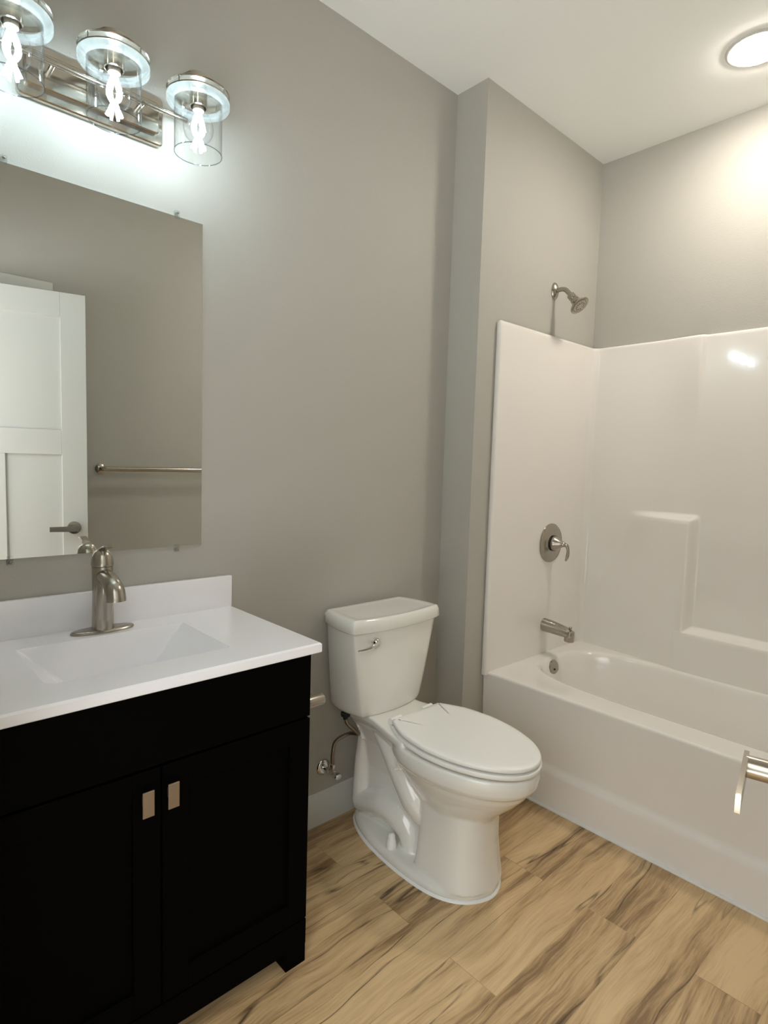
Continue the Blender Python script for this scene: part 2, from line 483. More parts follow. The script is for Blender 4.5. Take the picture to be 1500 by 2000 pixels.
obj('bottom_rail', box(BM(), 0.438, VX, VY0, VY1, 0.05, 0.118, 0.001, 1), 'black', van, 0)
bm = BM(); box(bm, 0.438, VX, VY0, VY1, 0.667, 0.832, 0.0015, 1)
obj('drawer_front', bm, 'black', van, 0)
for y0, y1, py in ((VY0, VC-0.002, VC-0.0475), (VC+0.002, VY1, VC+0.0065)):
    bm = BM(); f = 0.058; z0, z1 = 0.122, 0.661
    box(bm, 0.438, VX, y0, y0+f, z0, z1, 0.0012, 1); box(bm, 0.438, VX, y1-f, y1, z0, z1, 0.0012, 1)
    box(bm, 0.438, VX, y0+f, y1-f, z1-f, z1, 0.0012, 1); box(bm, 0.438, VX, y0+f, y1-f, z0, z0+f, 0.0012, 1)
    box(bm, 0.438, VX-0.008, y0+f-0.002, y1-f+0.002, z0+f-0.002, z1-f+0.002)
    dr = obj('cabinet_door', bm, 'black', van, 0)
    yc = VC + (-0.036 if y0 == VY0 else 0.017)
    bm = BM()
    box(bm, VX+0.018, VX+0.022, yc-0.0115, yc+0.0125, 0.573, 0.628, 0.0008, 1)
    box(bm, VX-0.001, VX+0.0185, yc-0.005, yc+0.006, 0.590, 0.611)
    pl = obj('pull', bm, 'satin', dr, 0); pl['label'] = 'small satin metal rectangular pull'

# ------------------------------------------------------------------ counter with moulded sink
ct = thing('sink_countertop', (0.24, VC, 0.835), 'white sink top with moulded rectangular basin and backsplash on the black vanity', 'countertop')
cy0, cy1, cx0, cx1, ctop, cbot = 0.461, 1.247, 0.002, 0.483, 0.860, 0.835
sy0, sy1, sx0, sx1 = 0.656, 1.052, 0.108, 0.379
bm = BM()
def rl(x0, x1, y0, y1, r, k=6):
    return round_poly([(x0, y0, r[0]), (x1, y0, r[1]), (x1, y1, r[2]), (x0, y1, r[3])], k)
k = 6
o_corners = [(cx0, cy0), (cx1, cy0), (cx1, cy1), (cx0, cy1)]
top = [bm.verts.new((x, y, ctop)) for x, y in offset_poly([Vector(c) for c in o_corners], 0.004)]
b1 = [bm.verts.new((x, y, ctop-0.004)) for x, y in o_corners]
b2 = [bm.verts.new((x, y, cbot+0.002)) for x, y in o_corners]
b3 = [bm.verts.new((x, y, cbot)) for x, y in offset_poly([Vector(c) for c in o_corners], 0.002)]
for A, B in ((top, b1), (b1, b2), (b2, b3)):
    for i in range(4):
        j = (i+1) % 4; bm.faces.new((A[i], A[j], B[j], B[i]))
def ringv(x0, x1, y0, y1, r, z): return [bm.verts.new((p.x, p.y, z)) for p in rl(x0, x1, y0, y1, r, k)]
open_ = ringv(sx0, sx1, sy0, sy1, (0.006, 0.030, 0.012, 0.004), ctop)
def spans(A, out):
    n = k+1
    for c in range(4):
        for j in range(k): bm.faces.new((out[c], A[c*n+j], A[c*n+j+1]))
        bm.faces.new((out[c], A[c*n+k], A[((c+1) % 4)*n], out[(c+1) % 4]))
spans(open_, top)
rings = [open_]
for z, ix, iy, r in ((ctop-0.003, 0.002, 0.003, (0.006, 0.030, 0.012, 0.004)), (0.845, 0.004, 0.016, (0.008, 0.03, 0.015, 0.006)),
                     (0.800, 0.012, 0.057, (0.012, 0.032, 0.02, 0.008)), (0.762, 0.020, 0.090, (0.016, 0.034, 0.025, 0.010)),
                     (0.754, 0.028, 0.100, (0.018, 0.034, 0.025, 0.012)), (0.750, 0.045, 0.118, (0.02, 0.034, 0.025, 0.014))):
    rings.append(ringv(sx0+ix, sx1-ix, sy0+iy, sy1-iy, r, z))
for A, B in zip(rings, rings[1:]):
    for i in range(len(A)):
        j = (i+1) % len(A); bm.faces.new((A[i], A[j], B[j], B[i]))
bm.faces.new(rings[-1])
# underside of the basin, hidden inside the cabinet
under = [bm.verts.new((x, y, cbot)) for x, y in ((sx0-0.03, sy0-0.03), (sx1+0.03, sy0-0.03), (sx1+0.03, sy1+0.03), (sx0-0.03, sy1+0.03))]
und2 = [bm.verts.new((x, y, 0.735)) for x, y in ((sx0, sy0+0.06), (sx1-0.01, sy0+0.06), (sx1-0.01, sy1-0.06), (sx0, sy1-0.06))]
for i in range(4):
    j = (i+1) % 4
    bm.faces.new((b3[i], b3[j], under[j], under[i])); bm.faces.new((under[i], under[j], und2[j], und2[i]))
bm.faces.new(und2)
obj('counter_slab', bm, 'marble', ct, 25)
obj('backsplash', box(BM(), 0.002, 0.021, cy0, cy1, ctop-0.001, 0.955, 0.003), 'marble', ct, 30)
bm = BM(); lathe(bm, [(0.022, 0), (0.022, 0.002), (0.017, 0.003), (0.0165, 0.001), (0.0155, 0.001), (0.015, 0.004), (0.006, 0.0055)], (0.244, VC, 0.7502), (0, 0, 1), 32)
obj('drain_stopper', bm, 'nickel', ct)

# ------------------------------------------------------------------ faucet
FX, FYc = 0.068, 0.858
fa = thing('sink_faucet', (FX, FYc, ctop), 'brushed nickel single-lever faucet on an oval plate behind the sink basin', 'faucet')
out = [Vector((FX+0.0285*math.sin(t)*(1-0.10*abs(math.cos(t))), FYc+0.0775*math.cos(t))) for t in [2*PI*i/64 for i in range(64)]]
out = out[::-1]
obj('base_plate', prism(BM(), out, [(ctop, 0.0015), (ctop+0.004, 0), (ctop+0.0075, 0.002), (ctop+0.0095, 0.006)]), 'nickel', fa)
bm = BM()
lathe(bm, [(0.0268, 0.0), (0.0268, 0.004), (0.0258, 0.010), (0.0255, 0.03), (0.0242, 0.08), (0.0244, 0.13), (0.0250, 0.158), (0.0246, 0.1605)], (FX, FYc, ctop+0.008), (0, 0, 1), 40)
obj('faucet_body', bm, 'nickel', fa)
# spout: springs out of the body, arches forward and flares like a bell
bm = BM()
tube(bm, [(FX+0.000, FYc, 1.000), (FX+0.024, FYc, 1.004), (FX+0.050, FYc, 1.001), (FX+0.074, FYc, 0.993), (FX+0.089, FYc, 0.980), (FX+0.094, FYc, 0.964), (FX+0.0945, FYc, 0.957)],
     [0.020, 0.020, 0.0205, 0.0215, 0.0235, 0.0248, 0.0252], 32, 8)
# skirt that blends the spout down the front of the body
tube(bm, [(FX+0.008, FYc, 1.010), (FX+0.0115, FYc, 0.975), (FX+0.0075, FYc, 0.93), (FX+0.003, FYc, 0.885)], [0.021, 0.0215, 0.022, 0.022], 32, 6)
obj('spout', bm, 'nickel', fa, 50)
bm = BM()
zt = ctop+0.170
lathe(bm, [(0.0258, 0.0), (0.0266, 0.004), (0.0258, 0.012), (0.0238, 0.026), (0.019, 0.036), (0.010, 0.0425), (0.001, 0.044)], (FX, FYc, zt), (0, 0, 1), 40)
tube(bm, [(FX-0.016, FYc, zt+0.026), (FX+0.002, FYc, zt+0.040), (FX+0.022, FYc, zt+0.049), (FX+0.040, FYc, zt+0.053), (FX+0.052, FYc, zt+0.052)],
     [0.008, 0.0085, 0.0075, 0.0085, 0.006], 20, 8, flat=(1.35, 0.5))
obj('lever_handle', bm, 'nickel', fa, 50)
bm = BM(); tube(bm, [(FX-0.032, FYc-0.004, ctop+0.005), (FX-0.032, FYc-0.004, ctop+0.092)], 0.0022, 10, curved=False)
lathe(bm, [(0.002, 0), (0.0042, 0.002), (0.0046, 0.006), (0.003, 0.010), (0.001, 0.011)], (FX-0.032, FYc-0.004, ctop+0.09), (0, 0, 1), 16)
obj('lift_rod', bm, 'nickel', fa)

# ------------------------------------------------------------------ wall mirror
my0, my1, mz0, mz1 = 0.556, 1.154, 1.054, 1.968
mi = tag(obj('wall_mirror', box(BM(), 0.0, 0.006, my0, my1, mz0, mz1, 0.0008, 1), 'mirror', None, 0),
         'frameless rectangular mirror clipped to the wall above the vanity', 'mirror')
for y, z, s in ((1.079, mz1, 1), (0.673, mz1, 1), (1.079, mz0, -1), (0.668, mz0, -1)):
    bm = BM()
    box(bm, 0.0, 0.010, y-0.007, y+0.007, z, z+s*0.014, 0.001, 1)
    box(bm, 0.0065, 0.010, y-0.007, y+0.007, z-s*0.007, z+s*0.002, 0.001, 1)
    c = obj('mirror_clip', bm, 'clip', mi, 0)
    bm = BM(); lathe(bm, [(0.0034, 0), (0.0034, 0.0015), (0.002, 0.0025)], (0.010, y, z+s*0.008), (1, 0, 0), 14)
    obj('clip_screw', bm, 'steel', c)

# ------------------------------------------------------------------ three-light vanity fixture
LZ = 2.19
vl = thing('vanity_light', (0.0, 0.868, LZ), 'three-lamp nickel wall light with clear glass shades above the mirror', 'wall light')
def rr(y0, y1, z0, z1, r): return round_poly([(y0, z0, r), (y1, z0, r), (y1, z1, r), (y0, z1, r)], 6)
bm = BM()
prism(bm, rr(0.70, 1.036, 2.128, 2.250, 0.014), [(0, 0), (0.014, 0), (0.017, 0.003)], 'x')
prism(bm, rr(0.715, 1.021, 2.150, 2.228, 0.010), [(0.016, 0), (0.026, 0), (0.029, 0.003)], 'x')
obj('back_plate', bm, 'polished', vl)
ly = (0.666, 0.868, 1.071); lx = 0.152; bxp = 0.060
bm = BM()
tube(bm, [(bxp, 0.655, 2.197), (bxp, 1.082, 2.197)], 0.0065, 20, curved=False)
for y in (0.767, 0.969): tube(bm, [(0.028, y, 2.197), (bxp, y, 2.197)], 0.006, 16, curved=False)
obj('cross_bar', bm, 'polished', vl)
for y in ly:
    # metal holder: arm from the bar, stepped cap, two rings joined by pins
    bm = BM(); o = (lx, y, 0)
    tube(bm, [(bxp, y, 2.197), (bxp, y, 2.222), (0.075, y, 2.236), (0.105, y, 2.236)], 0.006, 14, 6)
    lathe(bm, [(0.0745, 2.2205), (0.0765, 2.2225), (0.0745, 2.2245), (0.060, 2.2265), (0.056, 2.231), (0.054, 2.240), (0.040, 2.246), (0.036, 2.249), (0.034, 2.257), (0.018, 2.262), (0.015, 2.268), (0.004, 2.272)], o, (0, 0, 1), 48)
    lathe(bm, [(0.0190, 2.188), (0.0215, 2.189), (0.0215, 2.222), (0.012, 2.222)], o, (0, 0, 1), 32, cap=False)
    lathe(bm, [(0.0735, 2.2065), (0.0765, 2.2065), (0.0765, 2.2095), (0.0735, 2.2095), (0.0735, 2.2065)], o, (0, 0, 1), 64, cap=False)
    for q in range(4):
        t = q*PI/2+0.5
        p = (lx+0.0750*math.cos(t), y+0.0750*math.sin(t))
        tube(bm, [(*p, 2.208), (*p, 2.222)], 0.0016, 8, curved=False)
    hd = obj('lamp_holder', bm, 'polished', vl, 35)
    bm = BM()   # inner clear cylinder, open below
    lathe(bm, [(0.0580, 2.219), (0.0580, 2.0765)], o, (0, 0, 1), 64, cap=False)
    gs = obj('glass_shade', bm, 'glass', hd, 50)
    bm = BM(); lathe(bm, [(0.0587, 2.0765), (0.0585, 2.0755), (0.0573, 2.0755), (0.0571, 2.0765), (0.0573, 2.0775), (0.0585, 2.0775), (0.0587, 2.0765)], o, (0, 0, 1), 64, cap=False)
    obj('shade_rim', bm, 'glassrim', gs, 50)
    bm = BM()   # outer glass drum
    lathe(bm, [(0.0735, 2.2205), (0.0735, 2.2095)], o, (0, 0, 1), 64, cap=False)
    obj('glass_drum', bm, 'glass', hd, 50)
    bm = BM()   # pale flange below the lower ring
    lathe(bm, [(0.0590, 2.2063), (0.0760, 2.2063), (0.0765, 2.205), (0.0765, 2.196), (0.0750, 2.1935), (0.0605, 2.1935), (0.0590, 2.196), (0.0590, 2.2063)], o, (0, 0, 1), 64, cap=False)
    obj('glass_flange', bm, 'frost', hd, 35)
    bm = BM()   # bulb: clear globe
    lathe(bm, [(0.0125, 2.189), (0.0135, 2.184), (0.020, 2.175), (0.030, 2.164), (0.0355, 2.152), (0.0375, 2.140), (0.0355, 2.127), (0.030, 2.116), (0.020, 2.1065), (0.008, 2.1030), (0.0005, 2.1025)], o, (0, 0, 1), 40)
    bu = obj('light_bulb', bm, 'bulbglass', vl, 60)
    bm = BM(); lathe(bm, [(0.0135, 2.180), (0.0140, 2.184), (0.0132, 2.189), (0.0140, 2.194), (0.0132, 2.199), (0.0135, 2.205)], o, (0, 0, 1), 24)
    obj('screw_base', bm, 'satin', bu)
    bm = BM()
    for q in range(4):
        t = q*PI/2+0.4
        tube(bm, [(lx+0.0045*math.cos(t), y+0.0045*math.sin(t), 2.170), (lx+0.015*math.cos(t), y+0.015*math.sin(t), 2.140)], 0.0048, 10, curved=False)
    f = obj('filament', bm, 'filament', bu); f['label'] = 'glowing white filaments'

# ------------------------------------------------------------------ recessed ceiling light over the tub
rc = thing('recessed_light', (0.897, 2.735, H), 'round white recessed ceiling light glowing above the tub', 'ceiling light')
bm = BM(); lathe(bm, [(0.083, -0.0015), (0.085, -0.006), (0.092, -0.006), (0.0965, -0.003), (0.097, 0.0), (0.083, 0.0), (0.083, -0.0015)], (0.897, 2.735, H), (0, 0, 1), 64, cap=False)
obj('trim_ring', bm, 'white', rc)
bm = BM(); lathe(bm, [(0.0832, -0.0012), (0.0832, -0.0062), (0.081, -0.009), (0.070, -0.0125), (0.045, -0.0155), (0.015, -0.017)], (0.897, 2.735, H), (0, 0, 1), 64)
obj('lens', bm, 'can', rc)['label'] = 'glowing warm white disc'

# ------------------------------------------------------------------ toilet
to = thing('toilet', (0.38, TC, 0), 'white two-piece elongated toilet with closed lid between vanity and tub', 'toilet')
def egg(x0, x1, half, z, xm=None, pf=2.0, pb=2.0, n=64):
    """plan outline: back x0, front x1, widest at xm; pf / pb superellipse powers of front and back"""
    xm = (x0+x1)/2 if xm is None else xm; r = []
    for i in range(n):
        t = 2*PI*i/n; c, s = math.cos(t), math.sin(t)
        p = pf if c >= 0 else pb
        a = (x1-xm) if c >= 0 else (xm-x0)
        r.append(Vector((xm + a*math.copysign(abs(c)**(2/p), c), TC + half*math.copysign(abs(s)**(2/p), s), z)))
    return r
bm = BM()
# rim and bowl
loft(bm, [egg(x0, x1, h, z, xm, 2.0, 2.3) for z, x0, x1, h, xm in (
    (0.4285, 0.259, 0.7560, 0.174, 0.47), (0.425, 0.257, 0.760, 0.178, 0.47), (0.405, 0.257, 0.763, 0.180, 0.47), (0.385, 0.260, 0.760, 0.178, 0.47),
    (0.372, 0.268, 0.751, 0.172, 0.47), (0.366, 0.275, 0.741, 0.164, 0.47), (0.345, 0.285, 0.728, 0.156, 0.475), (0.32, 0.300, 0.705, 0.144, 0.485), (0.29, 0.315, 0.675, 0.128, 0.49),
    (0.26, 0.335, 0.645, 0.110, 0.495), (0.22, 0.36, 0.610, 0.090, 0.50))])
# deck under the tank
def deck(z, ins, x1=0.40): 
    o = round_poly([(0.035, TC-0.118, 0.03), (0.20, TC-0.122, 0.05), (x1, TC-0.172, 0.02), (x1, TC+0.172, 0.02), (0.20, TC+0.122, 0.05), (0.035, TC+0.118, 0.03)], 5)
    return [Vector((p.x, p.y, z)) for p in offset_poly(o, ins)]
loft(bm, [deck(0.444, 0.006), deck(0.440, 0.001), deck(0.425, 0.0), deck(0.405, 0.010), deck(0.385, 0.028), deck(0.36, 0.052), deck(0.32, 0.072)])
# front pedestal
loft(bm, [egg(x0, x1, h, z, xm, 2.6, 7) for z, x0, x1, h, xm in (
    (0.29, 0.412, 0.630, 0.100, 0.50), (0.22, 0.410, 0.622, 0.103, 0.50), (0.15, 0.408, 0.622, 0.108, 0.50), (0.09, 0.406, 0.628, 0.114, 0.50),
    (0.05, 0.405, 0.633, 0.120, 0.50), (0.025, 0.405, 0.638, 0.124, 0.50))])
# foot plate (table of half widths)
tab = [(0.030, 0.0), (0.036, 0.030), (0.050, 0.056), (0.075, 0.078), (0.11, 0.098), (0.16, 0.117), (0.22, 0.132), (0.30, 0.143), (0.38, 0.148), (0.46, 0.146), (0.52, 0.136), (0.56, 0.120), (0.592, 0.098), (0.615, 0.072), (0.632, 0.040), (0.641, 0.0)]
foot = [Vector((x, TC-h)) for x, h in tab] + [Vector((x, TC+h)) for x, h in tab[-2:0:-1]]
fs = catmull([(*p,) for p in foot+[foot[0]]], 3)[:-1]
prism(bm, fs, [(0.004, 0.004), (0.010, 0.001), (0.022, 0.001), (0.030, 0.006), (0.034, 0.014)])
# rear web, trapway and ribs
loft(bm, [[Vector((x, y, z)) for x, y in ((x0, TC-h0), (x1, TC-h1), (x1, TC+h1), (x0, TC+h0))] for z, x0, x1, h0, h1 in (
    (0.015, 0.062, 0.43, 0.060, 0.055), (0.10, 0.058, 0.43, 0.055, 0.040), (0.22, 0.066, 0.43, 0.050, 0.035), (0.32, 0.085, 0.42, 0.065, 0.05), (0.41, 0.10, 0.40, 0.090, 0.10))])
tube(bm, [(0.080, TC, 0.078), (0.14, TC, 0.092), (0.21, TC, 0.116), (0.280, TC, 0.114), (0.335, TC, 0.080), (0.362, TC, 0.015)],
     [0.058, 0.060, 0.064, 0.064, 0.060, 0.058], 24, 8, flat=(1.62, 1.0))
tube(bm, [(0.20, TC, 0.395), (0.26, TC, 0.345), (0.325, TC, 0.275), (0.375, TC, 0.215), (0.42, TC, 0.17)], [0.06, 0.066, 0.070, 0.070, 0.06], 24, 8, flat=(1.75, 1.0))
tube(bm, [(0.095, TC, 0.40), (0.083, TC, 0.30), (0.080, TC, 0.20), (0.085, TC, 0.08)], [0.034, 0.036, 0.040, 0.045], 20, 8, flat=(2.1, 1.0))
me = bpy.data.meshes.new('tmp'); bmesh.ops.recalc_face_normals(bm, faces=bm.faces); bm.to_mesh(me); bm.free()
tmp = bpy.data.objects.new('tmp', me); COL.objects.link(tmp)
rm = tmp.modifiers.new('r', 'REMESH'); rm.mode = 'VOXEL'; rm.voxel_size = 0.0036
sm = tmp.modifiers.new('s', 'SMOOTH'); sm.factor = 0.5; sm.iterations = 9
dg = bpy.context.evaluated_depsgraph_get()
me2 = bpy.data.meshes.new_from_object(tmp.evaluated_get(dg))
bm = BM(); bm.from_mesh(me2)
bpy.data.objects.remove(tmp); bpy.data.meshes.remove(me); bpy.data.meshes.remove(me2)
obj('bowl', bm, 'porcelain', to, 75)
# tank
def tank_out(xb, hb, hs, xf, hf, bow):
    L = [(xb, -hb), (xb+(xf-xb)*0.5, -hs), (xf, -hf)]
    side = [Vector((p[0], p[1])) for p in [(xb+(xf-xb)*t, -(hb*(1-t)**2+2*(2*hs-0.5*hb-0.5*hf)*t*(1-t)+hf*t*t)) for t in [i/10 for i in range(11)]]]
    front = [Vector((xf+bow*(1-(2*t-1)**2), -hf+2*hf*t)) for t in [i/20 for i in range(21)]]
    other = [Vector((p.x, -p.y)) for p in side[::-1]]
    # soften the front corners
    pts = side[:-1]+[side[-1]*0.86+side[-2]*0.14, side[-1]*0.84+side[-2]*0.08+front[1]*0.08, front[0]*0.86+front[1]*0.14]+front[1:-1]
    m = [Vector((p.x, -p.y)) for p in pts[10:13][::-1]]
    pts = pts+m+other[1:]
    return [Vector((p.x, p.y+TC-0.010)) for p in pts]
A = tank_out(0.022, 0.172, 0.198, 0.195, 0.196, 0.024)
B = tank_out(0.030, 0.150, 0.156, 0.180, 0.134, 0.022)
bm = BM()
rings = []
for z in (0.441, 0.444, 0.452, 0.465, 0.50, 0.55, 0.60, 0.65, 0.70, 0.752):
    t = (z-0.441)/(0.752-0.441)
    o = [b.lerp(a, t**0.85) for a, b in zip(A, B)]
    ins = 0.014 if z < 0.442 else 0.006 if z < 0.446 else 0.002 if z < 0.455 else 0
    rings.append([Vector((p.x, p.y, z)) for p in offset_poly(o, ins)])
loft(bm, rings)
tk = obj('tank', bm, 'porcelain', to, 50)
C = tank_out(0.012, 0.180, 0.208, 0.208, 0.207, 0.028)
bm = BM()
prism(bm, C, [(0.749, 0.010), (0.750, 0.004), (0.754, 0.0), (0.780, 0.002), (0.789, 0.005), (0.7945, 0.010), (0.7953, 0.014)], tail=[(0.06, 0.7953), (0.10, 0.7948), (0.14, 0.7938), (0.18, 0.7935), (0.5, 0.7935)])
obj('tank_lid', bm, 'porcelain', to, 50)
# flush lever on the tank front
fx = 0.2165
bm = BM(); lathe(bm, [(0.0135, -0.006), (0.0145, 0.002), (0.013, 0.010), (0.009, 0.016), (0.002, 0.018)], (fx-0.004, TC-0.124, 0.715), (1, -0.05, 0), 28)
tube(bm, [(fx+0.010, TC-0.122, 0.711), (fx+0.016, TC-0.150, 0.7065), (fx+0.014, TC-0.180, 0.7025), (fx+0.008, TC-0.208, 0.7015)], [0.0075, 0.0085, 0.0065, 0.003], 16, 8, flat=(0.7, 1.1))
o = obj('flush_lever', bm, 'chrome', tk, 60); o['label'] = 'chrome trip lever'
# seat and lid
def seat_out(xb, hb, hm, xf, xm=0.475):
    pts = []
    prof = [(xb, hb), (xb+0.045, hb+(hm-hb)*0.42), (xb+0.10, hb+(hm-hb)*0.80), (xm, hm)]
    left = catmull([(x, h, 0) for x, h in prof], 8)
    for p in left[:-1]: pts.append((p.x, p.y))
    for i in range(33):
        t = PI/2*i/32
        pts.append((xm+(xf-xm)*math.sin(t), hm*math.cos(t)))
    r = [Vector((x, TC+0.004-h)) for x, h in pts] + [Vector((x, TC+0.004+h)) for x, h in pts[-2::-1]]
    return r
bm = BM(); prism(bm, seat_out(0.283, 0.116, 0.173, 0.766), [(0.4345, 0.010), (0.4345, 0.003), (0.4365, 0.0005), (0.443, 0.0), (0.4480, 0.0004), (0.4490, 0.0015), (0.4493, 0.004), (0.4493, 0.02)])
obj('seat', bm, 'plastic', to, 50)
bm = BM(); prism(bm, seat_out(0.288, 0.113, 0.170, 0.763), [(0.4552, 0.010), (0.4552, 0.0025), (0.4572, 0.0003), (0.463, 0.0), (0.4670, 0.0015), (0.4688, 0.005), (0.4696, 0.02)])
obj('seat_cover', bm, 'plastic', to, 50)
for s in (-1, 1):
    bm = BM(); tube(bm, [(0.272, TC+s*0.052, 0.4535), (0.272, TC+s*0.100, 0.4535)], 0.0105, 16, curved=False)
    box(bm, 0.258, 0.292, TC+s*0.076-0.02, TC+s*0.076+0.02, 0.440, 0.452, 0.002)
    obj('seat_hinge', bm, 'plastic', to)
    bm = BM(); lathe(bm, [(0.0185, 0.030), (0.0178, 0.042), (0.0145, 0.062), (0.0128, 0.068), (0.0120, 0.076), (0.008, 0.081), (0.001, 0.082)], (0.305, TC+s*0.110, 0), (0, 0, 1), 24)
    obj('bolt_cap', bm, 'plastic', to, 50)
bm = BM()
ring = [Vector((p.x, p.y, 0)) for p in fs]
out0, out1 = offset_poly(fs, -0.004), offset_poly(fs, 0.012)
loft(bm, [[Vector((p.x, p.y, z)) for p in o] for o, z in ((out0, 0.0), (offset_poly(fs, -0.003), 0.0035), (offset_poly(fs, 0.003), 0.0065), (out1, 0.0065))])
o = obj('caulk_bead', bm, 'caulk', to, 60)

# ------------------------------------------------------------------ water stop and supply hose by the toilet
SY, SZ = 1.628, 0.205
sv = thing('shutoff_valve', (0.0, SY, SZ), 'chrome water shut-off valve with bent supply hose on the wall behind the toilet', 'valve')
bm = BM(); lathe(bm, [(0.0305, 0), (0.0300, 0.003), (0.026, 0.007), (0.016, 0.0095), (0.0105, 0.010)], (0, SY, SZ), (1, 0, 0), 36)
obj('wall_flange', bm, 'chrome', sv)
bm = BM(); lathe(bm, [(0.0078, 0.006), (0.0078, 0.030), (0.0125, 0.031), (0.0125, 0.042), (0.0105, 0.043), (0.0105, 0.064), (0.0085, 0.065), (0.0085, 0.072)], (0, SY, SZ), (1, 0, 0), 24)
lathe(bm, [(0.0075, 0.004), (0.0075, 0.020), (0.0098, 0.021), (0.0098, 0.033), (0.006, 0.035)], (0.053, SY, SZ), (0, 0, 1), 6)
obj('valve_body', bm, 'chrome', sv, 35)
bm = BM(); lathe(bm, [(0.006, 0.070), (0.0145, 0.071), (0.0155, 0.076), (0.0155, 0.086), (0.013, 0.090), (0.004, 0.0905)], (0, SY, SZ), (1, 0, 0), 10, sy=0.75)
obj('knob', bm, 'chrome', sv, 30)
bm = BM(); tube(bm, [(0.053, SY, SZ+0.030), (0.053, SY, SZ+0.07), (0.055, SY+0.012, SZ+0.115), (0.085, SY+0.048, SZ+0.143), (0.118, SY+0.062, SZ+0.150), (0.122, SY+0.045, SZ+0.168), (0.104, SY+0.022, SZ+0.195), (0.098, SY+0.018, SZ+0.222)], 0.0068, 14, 8)
obj('supply_hose', bm, 'steel', sv, 60)
bm = BM(); lathe(bm, [(0.0085, 0), (0.0085, 0.010), (0.0165, 0.012), (0.0175, 0.022), (0.015, 0.0255)], (0.098, SY+0.018, 0.4150), (0, 0, 1), 12)
obj('hose_nut', bm, 'darkhole', sv, 30)

# ------------------------------------------------------------------ paper holder on the vanity side
tp = thing('toilet_paper_holder', (0.40, VY1, 0.672), 'brushed nickel paper roll holder without a roll on the vanity side facing the toilet', 'paper holder')
bm = BM(); lathe(bm, [(0.026, 0), (0.026, 0.005), (0.022, 0.009), (0.013, 0.010)], (0.40, VY1, 0.672), (0, 1, 0), 32)
obj('mount', bm, 'nickel', tp)
bm = BM(); lathe(bm, [(0.0165, 0.008), (0.0165, 0.078), (0.0155, 0.0805), (0.013, 0.0815)], (0.40, VY1, 0.672), (0, 1, 0), 32)
obj('bar_post', bm, 'nickel', tp)
bm = BM(); tube(bm, [(0.395, VY1+0.062, 0.672), (0.245, VY1+0.062, 0.672)], 0.0085, 20, curved=False)
obj('roll_arm', bm, 'nickel', tp)

# ------------------------------------------------------------------ bathtub with one-piece shower surround
tubr = thing('bathtub', (0.92, 2.73, 0), 'white one-piece bathtub and shower surround in the alcove', 'bathtub')
AX0, AX1 = JX+0.002, W-0.002
bm = BM()
prof = [(2.380, 0.4462), (2.3635, 0.4466), (2.362, 0.4470), (2.3575, 0.4462), (2.354, 0.4438), (2.352, 0.440), (2.3515, 0.435), (2.3535, 0.36), (2.358, 0.25), (2.360, 0.172), (2.3595, 0.163), (2.356, 0.155), (2.350, 0.146), (2.3465, 0.138), (2.3455, 0.130), (2.3455, 0.0)]
nx = 24
rows = [[bm.verts.new((AX0+(AX1-AX0)*i/nx, y, z)) for i in range(nx+1)] for y, z in prof]
for a, b in zip(rows, rows[1:]):
    for i in range(nx): bm.faces.new((a[i], a[i+1], b[i+1], b[i]))
def sup(cx, cy, a, b, n, z, N=160):
    r = []
    for i in range(N):
        t = 2*PI*(i+0.5)/N; c, s = math.cos(t), math.sin(t)
        r.append(Vector((cx+a*math.copysign(abs(c)**(2/n), c), cy+b*math.copysign(abs(s)**(2/n), s), z)))
    return r
ocx, ocy = (AX0+AX1)/2, (2.362+3.106)/2
icx, icy, ia, ib = 0.925, 2.765, 0.690, 0.281
R = [sup(ocx, ocy, (AX1-AX0)/2, (3.106-2.362)/2, 60, 0.447)]
for z, da, db, n in ((0.4470, 0.016, 0.016, 3.6), (0.4455, 0.006, 0.006, 3.6), (0.441, -0.002, -0.002, 3.6), (0.432, -0.009, -0.008, 3.6), (0.40, -0.018, -0.014, 3.6),
                     (0.30, -0.040, -0.030, 3.5), (0.20, -0.066, -0.048, 3.4), (0.13, -0.095, -0.068, 3.2), (0.10, -0.125, -0.090, 3.0), (0.085, -0.17, -0.13, 2.8), (0.08, -0.30, -0.20, 2.6)):
    R.append(sup(icx, icy, ia+da, ib+db, n, z))
vs = loft(bm, R, False, True)
obj('tub_shell', bm, 'acrylic', tubr, 45)
# surround panel
def bump_out(x, z):
    up = 1-smoothstep(1.098, 1.130, z)
    xs_ = 0.19+0.20*smoothstep(0.55, 1.05, z)
    left = 0.050*min(1, max(0, (x-xs_)/(0.67-xs_)))*(1-smoothstep(0.676, 0.706, x))*up
    right = 0.050*smoothstep(0.58, 0.65, x)*(1-smoothstep(0.612, 0.640, z))*(1-smoothstep(1.50, 1.63, x))
    topstep = 0.018*smoothstep(0.45, 0.655, x)*(1-smoothstep(0.662, 0.682, x))*smoothstep(1.45, 1.88, z)*1.0
    return max(left, right)+topstep
px0, px1, py = 0.175, 1.668, 3.096
path = [(JX+0.001, 2.337, 0), (JX+0.004, 2.333, 0), (px0-0.008, 2.333, 0), (px0-0.003, 2.3345, 0), (px0-0.0005, 2.339, 0), (px0, 2.347, 0), (px0, 2.372, 0)]
path += [(px0, 2.372+(py-0.03-2.372)*i/10, 0) for i in range(1, 11)]
path += [(px0+0.03-0.03*math.cos(t), py-0.03+0.03*math.sin(t), 0) for t in [PI/2*i/8 for i in range(1, 8)]]
xs = [px0+0.03]
while xs[-1] < px1-0.045:
    x = xs[-1]; xs.append(x+(0.005 if 0.60 < x < 0.73 else 0.012))
path += [(x, py, 1) for x in xs]
path += [(px1-0.03+0.03*math.sin(t), py-0.03+0.03*math.cos(t), 0) for t in [PI/2*i/8 for i in range(1, 8)]]
